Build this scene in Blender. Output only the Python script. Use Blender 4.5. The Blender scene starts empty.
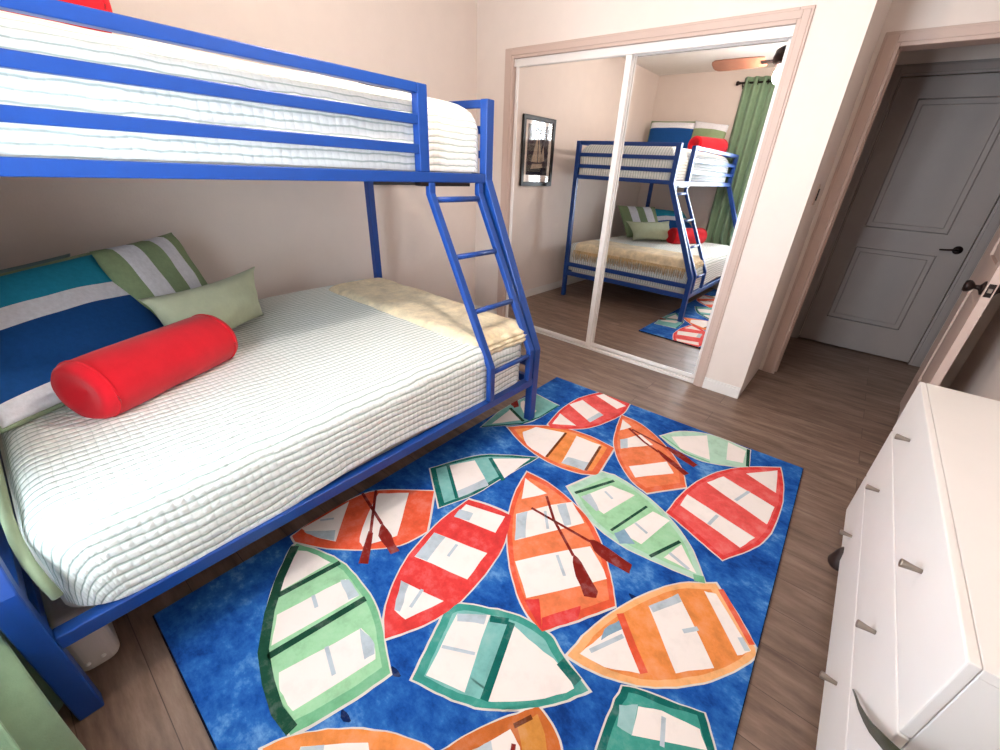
import bpy, bmesh, math, random
from mathutils import Vector, Matrix, noise
random.seed(4)
SC = bpy.context.scene
COL = SC.collection
PI = math.pi

# ------------------------------------------------------------------ helpers
def lin(c):
    return tuple(((v / 12.92) if v <= .04045 else ((v + .055) / 1.055) ** 2.4) for v in [q / 255 for q in c]) + (1,)

def mk(name, bm, mat, parent=None, smooth=False, bevel=0, seg=2, solid=0):
    me = bpy.data.meshes.new(name)
    if parent is not None:
        off = parent.location.copy()
        q = parent.parent
        while q is not None:
            off += q.location
            q = q.parent
        bmesh.ops.translate(bm, vec=-off, verts=bm.verts)
    bm.normal_update()
    bm.to_mesh(me)
    bm.free()
    o = bpy.data.objects.new(name, me)
    COL.objects.link(o)
    for m in (mat if isinstance(mat, (list, tuple)) else [mat]):
        me.materials.append(m)
    if smooth:
        for p in me.polygons:
            p.use_smooth = True
    if parent is not None:
        o.parent = parent
    if solid:
        s = o.modifiers.new('solid', 'SOLIDIFY')
        s.thickness = solid
        s.offset = 0
    if bevel:
        b = o.modifiers.new('bevel', 'BEVEL')
        b.width = bevel
        b.segments = seg
        b.limit_method = 'ANGLE'
        b.angle_limit = math.radians(40)
    return o

def tag(o, label=None, cat=None, group=None, kind=None):
    if label: o['label'] = label
    if cat: o['category'] = cat
    if group: o['group'] = group
    if kind: o['kind'] = kind
    return o

def thing(name, loc, label, cat, group=None, rz=0):
    o = bpy.data.objects.new(name, None)
    COL.objects.link(o)
    o.location = loc
    o.rotation_euler = (0, 0, rz)
    return tag(o, label, cat, group)

def struct(name, bm, mat, parent=None, **k):
    o = mk(name, bm, mat, parent, **k)
    if parent is None:
        o['kind'] = 'structure'
    return o

def box(bm, x0, x1, y0, y1, z0, z1):
    r = bmesh.ops.create_cube(bm, size=1)
    bmesh.ops.scale(bm, vec=(x1 - x0, y1 - y0, z1 - z0), verts=r['verts'])
    bmesh.ops.translate(bm, vec=((x0 + x1) / 2, (y0 + y1) / 2, (z0 + z1) / 2), verts=r['verts'])
    return r['verts']

def nb(*a):
    bm = bmesh.new()
    if a: box(bm, *a)
    return bm

def tube(bm, pts, r, n=10, closed=False, r2=None):
    pts = [Vector(p) for p in pts]
    N = len(pts)
    rings = []
    up = Vector((0, 0, 1))
    for i, p in enumerate(pts):
        if closed:
            t = (pts[(i + 1) % N] - pts[i - 1]).normalized()
        else:
            t = (pts[min(i + 1, N - 1)] - pts[max(i - 1, 0)]).normalized()
        a = t.cross(up)
        if a.length < .05: a = t.cross(Vector((1, 0, 0)))
        a.normalize()
        b = a.cross(t)
        rr = r if r2 is None else r + (r2 - r) * i / (N - 1)
        rings.append([bm.verts.new(p + a * math.cos(2 * PI * k / n) * rr + b * math.sin(2 * PI * k / n) * rr) for k in range(n)])
    for i in range(N if closed else N - 1):
        A, B = rings[i], rings[(i + 1) % N]
        for k in range(n):
            bm.faces.new((A[k], A[(k + 1) % n], B[(k + 1) % n], B[k]))
    if not closed:
        bm.faces.new(rings[0][::-1])
        bm.faces.new(rings[-1])

def sweep(bm, pts, w, h, side=(0, 1, 0)):
    """rectangular bar along a kinked path lying in the plane square to `side`; w across, h along side"""
    pts = [Vector(p) for p in pts]
    s = Vector(side).normalized()
    rings = []
    for i, p in enumerate(pts):
        d0 = (pts[i] - pts[i - 1]).normalized() if i else None
        d1 = (pts[i + 1] - pts[i]).normalized() if i < len(pts) - 1 else None
        if d0 is None: d0 = d1
        if d1 is None: d1 = d0
        n0, n1 = d0.cross(s).normalized(), d1.cross(s).normalized()
        m = (n0 + n1).normalized()
        m *= 1 / max(.3, m.dot(n0))
        rings.append([bm.verts.new(p + m * w / 2 * a + s * h / 2 * b) for a, b in ((-1, -1), (1, -1), (1, 1), (-1, 1))])
    for A, B in zip(rings, rings[1:]):
        for k in range(4):
            bm.faces.new((A[k], A[(k + 1) % 4], B[(k + 1) % 4], B[k]))
    bm.faces.new(rings[0][::-1])
    bm.faces.new(rings[-1])
    bmesh.ops.recalc_face_normals(bm, faces=bm.faces)

def lathe(bm, prof, c, axis='z', n=24):
    """prof: (radius, height) pairs"""
    rings = []
    for r, h in prof:
        ring = []
        for k in range(n):
            a = 2 * PI * k / n
            u, v = r * math.cos(a), r * math.sin(a)
            p = {'z': (u, v, h), 'x': (h, u, v), 'y': (v, h, u)}[axis]
            ring.append(bm.verts.new(Vector(p) + Vector(c)))
        rings.append(ring)
    for A, B in zip(rings, rings[1:]):
        for k in range(n):
            bm.faces.new((A[k], A[(k + 1) % n], B[(k + 1) % n], B[k]))
    bm.faces.new(rings[0][::-1])
    bm.faces.new(rings[-1])
    bmesh.ops.recalc_face_normals(bm, faces=bm.faces)

# ------------------------------------------------------------------ materials
class NT:
    def __init__(s, name):
        s.m = bpy.data.materials.new(name)
        s.m.use_nodes = True
        s.t = s.m.node_tree
        s.b = s.t.nodes['Principled BSDF']
    def n(s, kind, **kw):
        x = s.t.nodes.new('ShaderNode' + kind)
        for k, v in kw.items():
            if hasattr(x, k): setattr(x, k, v)
            else: x.inputs[k].default_value = v
        return x
    def l(s, a, b):
        s.t.links.new(a, b)
    def math(s, op, a, b=None):
        x = s.t.nodes.new('ShaderNodeMath')
        x.operation = op
        for i, v in enumerate((a, b)):
            if v is None: continue
            if isinstance(v, (int, float)): x.inputs[i].default_value = v
            else: s.l(v, x.inputs[i])
        return x.outputs[0]
    def mix(s, f, a, b, typ='MIX'):
        x = s.t.nodes.new('ShaderNodeMix')
        x.data_type = 'RGBA'
        x.blend_type = typ
        for sock, v in ((x.inputs[0], f), (x.inputs[6], a), (x.inputs[7], b)):
            if hasattr(v, 'is_output') or hasattr(v, 'links'): s.l(v, sock)
            else: sock.default_value = v
        return x.outputs[2]
    def ramp(s, f, stops, const=False):
        x = s.t.nodes.new('ShaderNodeValToRGB')
        x.color_ramp.interpolation = 'CONSTANT' if const else 'LINEAR'
        e = x.color_ramp.elements
        while len(e) < len(stops): e.new(.5)
        for q, (p, c) in zip(e, stops):
            q.position = p
            q.color = c
        s.l(f, x.inputs[0])
        return x.outputs[0]
    def noise(s, scale, detail=3, rough=.55, vec=None):
        x = s.n('TexNoise')
        x.inputs['Scale'].default_value = scale
        x.inputs['Detail'].default_value = detail
        x.inputs['Roughness'].default_value = rough
        if vec is not None: s.l(vec, x.inputs['Vector'])
        return x.outputs[0]
    def coord(s, which='Object', scale=None):
        x = s.n('TexCoord')
        o = x.outputs[which]
        if scale:
            m = s.n('Mapping')
            m.inputs['Scale'].default_value = scale
            s.l(o, m.inputs[0])
            o = m.outputs[0]
        return o
    def bump(s, h, strength=.3, dist=.01):
        x = s.n('Bump')
        x.inputs['Strength'].default_value = strength
        x.inputs['Distance'].default_value = dist
        s.l(h, x.inputs['Height'])
        s.l(x.outputs[0], s.b.inputs['Normal'])

def plain(name, c, rough=.6, metal=0, var=0, scale=8, bump=0, bscale=200, spec=.5):
    k = NT(name)
    k.b.inputs['Roughness'].default_value = rough
    k.b.inputs['Metallic'].default_value = metal
    k.b.inputs['Specular IOR Level'].default_value = spec
    c = lin(c)
    v = k.noise(scale, vec=k.coord())
    a = tuple(q * (1 - var) for q in c[:3]) + (1,)
    b = tuple(min(1, q * (1 + var)) for q in c[:3]) + (1,)
    k.l(k.ramp(v, [(.3, a), (.7, b)]), k.b.inputs['Base Color'])
    if bump:
        k.bump(k.noise(bscale, 2, vec=k.coord()), bump, .004)
    return k.m

def fabric(name, c, var=.05, weave=420, bump=.25, rough=.9):
    k = NT(name)
    k.b.inputs['Roughness'].default_value = rough
    k.b.inputs['Specular IOR Level'].default_value = .15
    k.b.inputs['Sheen Weight'].default_value = .15
    c = lin(c)
    a = tuple(q * (1 - var * 2) for q in c[:3]) + (1,)
    b = tuple(min(1, q * (1 + var)) for q in c[:3]) + (1,)
    v = k.noise(14, 5, .7, k.coord())
    k.l(k.ramp(v, [(.3, a), (.7, b)]), k.b.inputs['Base Color'])
    k.bump(k.noise(weave, 2, vec=k.coord()), bump, .002)
    return k.m

def striped(name, stops, axis=1, warp=.0):
    """bands across the UV of a cushion; stops: (position, colour)"""
    k = NT(name)
    k.b.inputs['Roughness'].default_value = .9
    k.b.inputs['Specular IOR Level'].default_value = .15
    sx = k.n('SeparateXYZ')
    k.l(k.coord('UV'), sx.inputs[0])
    col = k.ramp(sx.outputs[axis], [(p, lin(c)) for p, c in stops], True)
    v = k.noise(60, 4, .7, k.coord('Object', (1, 1, 1)))
    k.l(k.mix(.35, col, k.mix(1, col, k.ramp(v, [(.25, (.6, .6, .6, 1)), (.75, (1.25, 1.25, 1.25, 1))]), 'MULTIPLY')), k.b.inputs['Base Color'])
    k.bump(k.noise(350, 2, vec=k.coord()), .25, .002)
    return k.m

def quilt(name, base, line, pu=.03, pv=.03, amt_v=.35):
    k = NT(name)
    k.b.inputs['Roughness'].default_value = .9
    k.b.inputs['Specular IOR Level'].default_value = .15
    uv = k.coord('UV')
    sx = k.n('SeparateXYZ')
    k.l(uv, sx.inputs[0])
    wob = k.math('MULTIPLY', k.noise(9, 2, vec=uv), .02)
    def ridge(o, per):
        s = k.math('SINE', k.math('MULTIPLY', k.math('ADD', o, wob), 2 * PI / per))
        return k.math('MULTIPLY', k.math('ADD', s, 1), .5)
    ru, rv = ridge(sx.outputs[0], pu), ridge(sx.outputs[1], pv)
    lu = k.ramp(ru, [(.0, (1, 1, 1, 1)), (.22, (0, 0, 0, 1))])
    lv = k.ramp(rv, [(.0, (1, 1, 1, 1)), (.16, (0, 0, 0, 1))])
    f = k.math('MAXIMUM', k.math('MULTIPLY', lu, .75), k.math('MULTIPLY', lv, amt_v))
    k.l(k.mix(f, lin(base), lin(line)), k.b.inputs['Base Color'])
    h = k.math('ADD', k.math('POWER', ru, .5), k.math('MULTIPLY', k.math('POWER', rv, .5), .45))
    h = k.math('ADD', h, k.math('MULTIPLY', k.noise(60, 3, vec=uv), .6))
    k.bump(h, .45, .006)
    return k.m

def wood_floor():
    k = NT('plank_floor')
    co = k.coord('Object')
    br = k.n('TexBrick')
    br.inputs['Scale'].default_value = 1
    br.inputs['Brick Width'].default_value = 1.22
    br.inputs['Row Height'].default_value = .16
    br.inputs['Mortar Size'].default_value = .0012
    br.inputs['Color1'].default_value = (.25, .25, .25, 1)
    br.inputs['Color2'].default_value = (.75, .75, .75, 1)
    br.inputs['Mortar'].default_value = (.1, .1, .1, 1)
    br.offset = .37
    k.l(co, br.inputs['Vector'])
    gm = k.n('Mapping')
    gm.inputs['Scale'].default_value = (1.6, 9, 1)
    k.l(co, gm.inputs[0])
    add = k.n('VectorMath')
    add.operation = 'ADD'
    k.l(gm.outputs[0], add.inputs[0])
    k.l(br.outputs['Color'], add.inputs[1])
    g = k.noise(2.2, 8, .68, add.outputs[0])
    knots = k.noise(5, 2, .5, k.coord('Object', (.5, 2, 1)))
    c = k.ramp(g, [(.25, lin(FLOOR_D)), (.5, lin(FLOOR_M)), (.75, lin(FLOOR_L))])
    c = k.mix(.4, c, k.mix(1, c, k.ramp(br.outputs['Color'], [(.2, (.7, .68, .66, 1)), (.8, (1.2, 1.2, 1.2, 1))]), 'MULTIPLY'))
    c = k.mix(k.ramp(knots, [(.68, (0, 0, 0, 1)), (.78, (.7, .7, .7, 1))]), c, lin((62, 46, 38)))
    c = k.mix(k.math('MULTIPLY', br.outputs['Fac'], .7), c, lin((50, 38, 32)))
    k.l(c, k.b.inputs['Base Color'])
    k.b.inputs['Roughness'].default_value = .42
    k.bump(g, .12, .003)
    return k.m

def water_print():
    k = NT('rug_blue_print')
    k.b.inputs['Roughness'].default_value = .95
    k.b.inputs['Specular IOR Level'].default_value = .1
    co = k.coord('Object')
    n1 = k.noise(4.5, 6, .7, co)
    n2 = k.noise(16, 4, .75, k.coord('Object', (1, 1.6, 1)))
    f = k.math('ADD', k.math('MULTIPLY', n1, .65), k.math('MULTIPLY', n2, .35))
    k.l(k.ramp(f, [(.36, lin((18, 52, 118))), (.46, lin((28, 80, 158))), (.54, lin((44, 104, 178))), (.64, lin((104, 154, 206)))]), k.b.inputs['Base Color'])
    k.bump(k.noise(500, 2, vec=co), .3, .003)
    return k.m

def paint(name, c, var=.22, sc=14):
    k = NT(name)
    k.b.inputs['Roughness'].default_value = .95
    k.b.inputs['Specular IOR Level'].default_value = .1
    co = k.coord('Object')
    c = lin(c)
    f = k.noise(sc, 5, .7, co)
    a = tuple(q * (1 - var) for q in c[:3]) + (1,)
    b = tuple(q + (1 - q) * var * .45 for q in c[:3]) + (1,)
    k.l(k.ramp(f, [(.32, a), (.5, c), (.7, b)]), k.b.inputs['Base Color'])
    k.bump(k.noise(500, 2, vec=co), .3, .003)
    return k.m

def glossy(name, c=(.92, .92, .92, 1), rough=0.0):
    k = NT(name)
    g = k.n('BsdfGlossy')
    g.inputs['Color'].default_value = c
    g.inputs['Roughness'].default_value = rough
    k.l(g.outputs[0], k.t.nodes['Material Output'].inputs[0])
    return k.m

def thin_glass(name, gl=.08):
    k = NT(name)
    a, b, m = k.n('BsdfTransparent'), k.n('BsdfGlossy'), k.n('MixShader')
    b.inputs['Roughness'].default_value = .01
    fr = k.n('Fresnel')
    ge = k.n('NewGeometry')
    io = k.n('Mix')
    io.inputs[2].default_value = 1.5
    io.inputs[3].default_value = 1 / 1.5
    k.l(ge.outputs['Backfacing'], io.inputs[0])
    k.l(io.outputs[0], fr.inputs['IOR'])
    k.l(fr.outputs[0], m.inputs[0])
    k.l(a.outputs[0], m.inputs[1])
    k.l(b.outputs[0], m.inputs[2])
    k.l(m.outputs[0], k.t.nodes['Material Output'].inputs[0])
    return k.m

def emit(name, c, s):
    k = NT(name)
    e = k.n('Emission')
    e.inputs[0].default_value = lin(c)
    e.inputs[1].default_value = s
    k.l(e.outputs[0], k.t.nodes['Material Output'].inputs[0])
    return k.m

FLOOR_D, FLOOR_M, FLOOR_L = (86, 66, 55), (130, 107, 93), (160, 138, 123)
M = {}
M['wall'] = plain('wall_paint', (231, 218, 209), .85, var=.015, bump=.15, bscale=90)
M['ceil'] = plain('ceiling_paint', (236, 231, 224), .9, var=.02, bump=.3, bscale=60)
M['trim'] = plain('trim_paint', (202, 178, 166), .55, var=.015)
M['white'] = plain('white_paint', (236, 232, 228), .45, var=.01)
M['alu'] = plain('white_door_frame', (236, 230, 226), .3, var=.01)
M['gap'] = plain('dark_gap', (40, 34, 32), .8)
M['floor'] = wood_floor()
M['mirror'] = glossy('mirror_silver', (.93, .92, .91, 1))
M['blue'] = plain('blue_metal', (12, 62, 138), .38, metal=.0, var=.05, scale=30, bump=.05, bscale=300)
M['darkmetal'] = plain('dark_bronze', (44, 34, 32), .4, metal=.7)
M['nickel'] = plain('brushed_nickel', (150, 138, 128), .35, metal=.8)
M['halldoor'] = plain('hall_door_shade_tint', (156, 146, 142), .5, var=.02)  # door and casing colour darkened to stand in for the hall's dim light
M['quilt'] = quilt('white_quilt', (234, 239, 235), (118, 144, 132), .027, .024, .16)
M['quilt_up'] = quilt('upper_quilt', (240, 243, 238), (150, 168, 158), .027, .03, .08)
M['sagecloth'] = fabric('sage_cloth', (140, 158, 128))
M['mattress'] = fabric('mattress_ticking', (222, 220, 212))
M['throw'] = fabric('mustard_knit', (232, 216, 182), .16, 180, .9)
M['fringe'] = fabric('mustard_fringe', (218, 190, 142), .15, 200, .8)
M['red'] = fabric('red_canvas', (196, 20, 34), .05)
M['sage'] = fabric('sage_canvas', (186, 194, 164), .05)
M['greyteal'] = fabric('grey_teal_canvas', (122, 150, 148), .05)
M['curtain'] = fabric('green_curtain', (128, 156, 126), .06, 300, .3)
M['fanblade'] = plain('fan_wood', (140, 92, 70), .5, var=.1, scale=12)
M['globe'] = emit('lamp_globe', (255, 237, 224), 210)
M['plastic'] = plain('white_plastic', (196, 188, 182), .35, var=.01)
M['cord'] = plain('pale_cord', (176, 174, 160), .5)
M['black'] = plain('black_frame', (30, 27, 27), .4)
M['mat'] = plain('cream_mount', (220, 206, 194), .8)
M['glass'] = thin_glass('clear_glass')
M['slat'] = plain('blind_slat', (236, 236, 236), .5)
M['strap'] = fabric('olive_webbing', (62, 60, 44), .1)
M['shoe'] = plain('dark_brown_wood', (48, 34, 32), .5)
BOATS = [
 ('orange','orange',[(2.086,-2.914),(2.121,-2.849),(2.195,-2.768),(2.289,-2.697),(2.386,-2.648),(2.452,-2.646),(2.494,-2.683),(2.176,-2.952)],[[(2.156,-2.851),(2.274,-2.736),(2.313,-2.757),(2.174,-2.875)]],[],[('grey',[(2.156,-2.851),(2.198,-2.81),(2.224,-2.832),(2.174,-2.875)])]),
 ('rust','rust',[(2.432,-2.628),(2.461,-2.55),(2.512,-2.462),(2.559,-2.389),(2.561,-2.388),(2.622,-2.403),(2.666,-2.433),(2.692,-2.48),(2.473,-2.665)],[[(2.488,-2.577),(2.535,-2.478),(2.577,-2.492),(2.6,-2.521),(2.509,-2.598)]],[('brown',0.012,[(2.537,-2.468),(2.561,-2.42)]),('oar',0.012,[(2.561,-2.498),(2.579,-2.531)])],[('grey',[(2.488,-2.577),(2.51,-2.533),(2.55,-2.555),(2.509,-2.598)]),('tan',[(2.541,-2.46),(2.569,-2.404),(2.612,-2.43),(2.653,-2.475),(2.611,-2.511)])]),
 ('tealdark','teal',[(2.716,-2.185),(2.785,-2.151),(2.863,-2.124),(2.921,-2.098),(2.969,-2.167),(2.99,-2.228),(2.743,-2.437),(2.72,-2.284)],[[(2.773,-2.206),(2.829,-2.172),(2.924,-2.146),(2.954,-2.18),(2.789,-2.279)]],[('grey',0.012,[(2.838,-2.183),(2.86,-2.251)])],[('greyteal',[(2.732,-2.236),(2.771,-2.202),(2.789,-2.279),(2.749,-2.287)])]),
 ('green','mintgreen',[(1.533,-2.559),(1.606,-2.527),(1.726,-2.492),(1.859,-2.491),(1.974,-2.509),(2.049,-2.538),(2.129,-2.578),(2.182,-2.603),(2.161,-2.703),(2.133,-2.8),(2.112,-2.856),(2.02,-2.856),(1.918,-2.836),(1.826,-2.806),(1.712,-2.74),(1.632,-2.676),(1.55,-2.595)],[[(1.568,-2.57),(1.614,-2.542),(1.706,-2.519),(1.688,-2.695),(1.644,-2.665)],[(1.762,-2.733),(1.809,-2.519),(1.9,-2.523),(1.848,-2.789)],[(1.941,-2.809),(2.004,-2.584),(2.064,-2.581),(2.116,-2.606),(2.066,-2.83),(1.989,-2.826)]],[('darkgreen',0.02,[(1.698,-2.703),(1.732,-2.496)]),('darkgreen',0.022,[(1.874,-2.811),(1.925,-2.516)]),('darkgreen',0.03,[(1.54,-2.568),(1.64,-2.669),(1.736,-2.745),(1.847,-2.811),(1.941,-2.838),(2.033,-2.854),(2.105,-2.849)]),('grey',0.012,[(1.784,-2.625),(1.834,-2.639)]),('grey',0.012,[(1.975,-2.683),(2.065,-2.71)])],[('grey',[(1.799,-2.536),(1.817,-2.512),(1.9,-2.523),(1.889,-2.555)]),('grey',[(2.0,-2.587),(2.064,-2.581),(2.102,-2.601),(2.093,-2.631)])]),
 ('teal','lightteal',[(2.154,-2.358),(2.178,-2.319),(2.266,-2.264),(2.36,-2.22),(2.47,-2.203),(2.522,-2.225),(2.645,-2.261),(2.599,-2.34),(2.544,-2.407),(2.484,-2.463),(2.494,-2.454),(2.427,-2.503),(2.345,-2.539),(2.243,-2.572),(2.2,-2.469),(2.17,-2.393)],[[(2.196,-2.35),(2.281,-2.281),(2.381,-2.498),(2.266,-2.537)],[(2.364,-2.256),(2.383,-2.259),(2.455,-2.259),(2.547,-2.261),(2.614,-2.283),(2.563,-2.362),(2.472,-2.45),(2.442,-2.471)]],[('tealdark',0.024,[(2.352,-2.254),(2.436,-2.476)]),('tealdark',0.022,[(2.29,-2.291),(2.342,-2.258)]),('grey',0.01,[(2.238,-2.454),(2.33,-2.403)]),('tealdark',0.03,[(2.54,-2.25),(2.612,-2.264)])],[('grey',[(2.196,-2.35),(2.274,-2.288),(2.287,-2.317),(2.214,-2.367)])]),
 ('lightorange','orange',[(2.547,-2.221),(2.56,-2.105),(2.599,-1.968),(2.655,-1.843),(2.724,-1.734),(2.826,-1.643),(2.918,-1.724),(2.992,-1.805),(2.995,-1.844),(2.939,-1.955),(2.878,-2.04),(2.792,-2.125),(2.704,-2.179),(2.62,-2.209)],[[(2.573,-2.192),(2.594,-2.107),(2.621,-2.012),(2.743,-2.119),(2.652,-2.175)],[(2.672,-1.896),(2.735,-1.78),(2.909,-1.954),(2.823,-2.05)],[(2.802,-1.705),(2.839,-1.689),(2.983,-1.825),(2.953,-1.869)]],[('grey',0.014,[(2.594,-2.163),(2.651,-2.051)]),('grey',0.014,[(2.795,-1.906),(2.83,-1.863)]),('grey',0.018,[(2.946,-1.801),(2.975,-1.832)]),('redorange',0.025,[(2.609,-1.988),(2.686,-2.059),(2.75,-2.113)]),('redorange',0.02,[(2.846,-1.658),(2.921,-1.735),(2.982,-1.801)])],[('blue2',[(2.603,-2.112),(2.595,-2.068),(2.618,-2.007),(2.64,-2.028)]),('grey',[(2.672,-1.896),(2.735,-1.78),(2.754,-1.802),(2.693,-1.909)])]),
 ('redorange','orange2',[(1.927,-1.622),(2.047,-1.614),(2.182,-1.64),(2.3,-1.68),(2.395,-1.747),(2.457,-1.81),(2.525,-1.891),(2.584,-1.973),(2.512,-2.1),(2.444,-2.212),(2.353,-2.19),(2.242,-2.119),(2.134,-2.016),(2.039,-1.893),(1.969,-1.756)],[[(1.948,-1.662),(2.086,-1.681),(2.023,-1.786)],[(2.063,-1.872),(2.143,-1.727),(2.203,-1.647),(2.31,-1.717),(2.148,-1.986)],[(2.209,-2.062),(2.388,-1.807),(2.483,-1.871),(2.51,-1.898),(2.338,-2.153)]],[('grey',0.012,[(2.144,-1.774),(2.212,-1.849)]),('grey',0.012,[(2.314,-1.932),(2.387,-1.991)]),('oar',0.012,[(2.089,-1.8),(2.377,-1.788)]),('oar',0.012,[(2.095,-1.694),(2.203,-1.791),(2.364,-1.893)])],[('grey',[(2.063,-1.872),(2.088,-1.83),(2.172,-1.948),(2.146,-1.984)]),('grey',[(2.163,-1.708),(2.186,-1.672),(2.274,-1.76),(2.255,-1.789)]),('red',[(2.333,-2.164),(2.369,-2.125),(2.444,-2.212)]),('red',[(2.418,-2.175),(2.494,-2.052),(2.512,-2.1),(2.444,-2.212)]),('oar',[(2.367,-1.783),(2.407,-1.768),(2.555,-1.778),(2.564,-1.823),(2.439,-1.826)]),('oar',[(2.36,-1.887),(2.401,-1.897),(2.511,-1.967),(2.518,-1.991),(2.484,-2.014),(2.393,-1.939)])]),
 ('redorange','redorange',[(1.484,-2.553),(1.465,-2.433),(1.47,-2.3),(1.513,-2.178),(1.698,-2.014),(1.854,-2.189),(1.829,-2.302),(1.745,-2.405),(1.639,-2.491),(1.521,-2.559)],[[(1.476,-2.513),(1.478,-2.305),(1.634,-2.457),(1.551,-2.497)],[(1.571,-2.256),(1.529,-2.19),(1.623,-2.098),(1.786,-2.281),(1.729,-2.401),(1.683,-2.384)]],[('grey',0.01,[(1.489,-2.44),(1.52,-2.399)]),('oar',0.012,[(1.476,-2.238),(1.689,-2.286)]),('oar',0.012,[(1.503,-2.187),(1.695,-2.343)])],[('grey',[(1.497,-2.512),(1.58,-2.426),(1.623,-2.457),(1.551,-2.497)]),('oar',[(1.682,-2.281),(1.733,-2.288),(1.85,-2.321),(1.838,-2.35),(1.732,-2.33)]),('oar',[(1.682,-2.344),(1.702,-2.337),(1.813,-2.43),(1.786,-2.454)])]),
 ('tealdark','lightteal',[(1.563,-1.924),(1.618,-1.777),(1.701,-1.642),(1.898,-1.492),(1.867,-1.718),(1.846,-1.904),(1.79,-2.068)],[[(1.615,-1.845),(1.678,-1.73),(1.851,-1.818),(1.807,-1.978)],[(1.729,-1.663),(1.875,-1.526),(1.875,-1.739)]],[('tealdark',0.02,[(1.721,-1.664),(1.882,-1.747)]),('tealdark',0.016,[(1.609,-1.85),(1.807,-1.978)])],[('grey',[(1.807,-1.978),(1.854,-1.821),(1.812,-1.797),(1.773,-1.945)])]),
 ('red','red',[(1.849,-1.948),(1.947,-1.913),(2.053,-1.893),(2.123,-2.019),(2.158,-2.146),(2.172,-2.284),(2.162,-2.386),(2.135,-2.463),(2.088,-2.554),(2.014,-2.502),(1.945,-2.415),(1.892,-2.308),(1.861,-2.18),(1.848,-2.086)],[[(1.863,-1.978),(2.035,-1.916),(2.064,-2.01),(1.876,-2.061)],[(1.88,-2.173),(2.107,-2.107),(2.131,-2.237),(1.914,-2.298)],[(1.959,-2.394),(2.13,-2.35),(2.086,-2.473),(2.032,-2.479)]],[('grey',0.012,[(1.991,-2.154),(2.006,-2.215)]),('grey',0.012,[(2.042,-2.368),(2.064,-2.437)])],[('grey',[(1.88,-2.173),(1.929,-2.16),(1.963,-2.281),(1.914,-2.298)]),('grey',[(1.863,-2.014),(1.924,-1.994),(1.94,-2.036),(1.876,-2.061)]),('grey',[(1.959,-2.394),(1.993,-2.388),(2.051,-2.47),(2.032,-2.479)])]),
 ('orangered','orange',[(1.603,-1.386),(1.687,-1.283),(1.823,-1.175),(1.998,-1.133),(2.153,-1.141),(2.196,-1.402),(2.102,-1.459),(1.955,-1.484),(1.779,-1.457)],[[(1.697,-1.367),(1.722,-1.272),(1.882,-1.202),(1.923,-1.464),(1.79,-1.446)],[(1.942,-1.186),(2.085,-1.168),(2.129,-1.418),(2.013,-1.446)]],[('brown',0.014,[(1.882,-1.202),(1.928,-1.459)]),('brown',0.014,[(2.091,-1.18),(2.135,-1.413)])],[('grey',[(2.013,-1.446),(2.009,-1.383),(2.121,-1.345),(2.129,-1.418)])]),
 ('red','red2',[(1.754,-1.197),(1.72,-1.02),(1.722,-0.81),(1.782,-0.637),(1.876,-0.602),(2.002,-0.616),(2.026,-0.773),(1.993,-0.946),(1.934,-1.09),(1.794,-1.224)],[[(1.773,-1.179),(1.74,-1.05),(1.885,-1.094)],[(1.721,-0.918),(1.754,-0.806),(1.945,-0.876),(1.927,-1.009)],[(1.788,-0.689),(1.814,-0.634),(1.998,-0.674),(1.973,-0.75)]],[],[('grey',[(1.927,-1.009),(1.945,-0.876),(1.911,-0.87),(1.897,-0.993)])]),
 ('lightteal','lightteal',[(1.493,-1.486),(1.452,-1.24),(1.47,-0.955),(1.681,-0.976),(1.675,-1.168),(1.641,-1.3)],[[(1.517,-1.423),(1.49,-1.228),(1.617,-1.27)],[(1.491,-1.125),(1.481,-1.082),(1.62,-1.125),(1.629,-1.212),(1.571,-1.197)]],[('darkgreen',0.02,[(1.478,-1.214),(1.633,-1.276)]),('tealdark',0.012,[(1.493,-1.486),(1.641,-1.3),(1.675,-1.168),(1.681,-0.976)])],[('oar',[(1.443,-1.172),(1.453,-1.109),(1.507,-1.161),(1.498,-1.195)])]),
 ('orangered','orange2',[(2.027,-0.796),(2.16,-0.808),(2.327,-0.901),(2.48,-1.044),(2.559,-1.186),(2.434,-1.356),(2.344,-1.326),(2.219,-1.221),(2.126,-1.09),(2.069,-0.94)],[[(2.055,-0.84),(2.134,-0.877),(2.099,-0.962)],[(2.141,-1.045),(2.207,-0.914),(2.3,-0.964),(2.182,-1.121)],[(2.284,-1.233),(2.413,-1.057),(2.478,-1.126),(2.343,-1.29)]],[('oar',0.014,[(2.128,-0.904),(2.251,-0.972),(2.352,-1.008)]),('oar',0.014,[(2.146,-0.901),(2.376,-0.938)])],[('grey',[(2.141,-1.045),(2.167,-1.005),(2.207,-1.09),(2.182,-1.121)]),('oar',[(2.336,-0.987),(2.404,-1.013),(2.535,-1.073),(2.524,-1.105),(2.38,-1.035)]),('oar',[(2.362,-0.925),(2.438,-0.927),(2.549,-0.973),(2.537,-1.008),(2.401,-0.962)])]),
 ('mint','mint',[(2.297,-0.848),(2.365,-0.721),(2.508,-0.627),(2.719,-0.627),(2.751,-0.808),(2.59,-0.908),(2.467,-0.918),(2.376,-0.893)],[[(2.345,-0.811),(2.498,-0.65),(2.582,-0.881),(2.425,-0.892)],[(2.609,-0.633),(2.709,-0.654),(2.723,-0.784),(2.649,-0.818)]],[('darkgreen',0.016,[(2.716,-0.629),(2.749,-0.8)]),('green',0.01,[(2.304,-0.842),(2.466,-0.913),(2.589,-0.903)])],[]),
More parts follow.
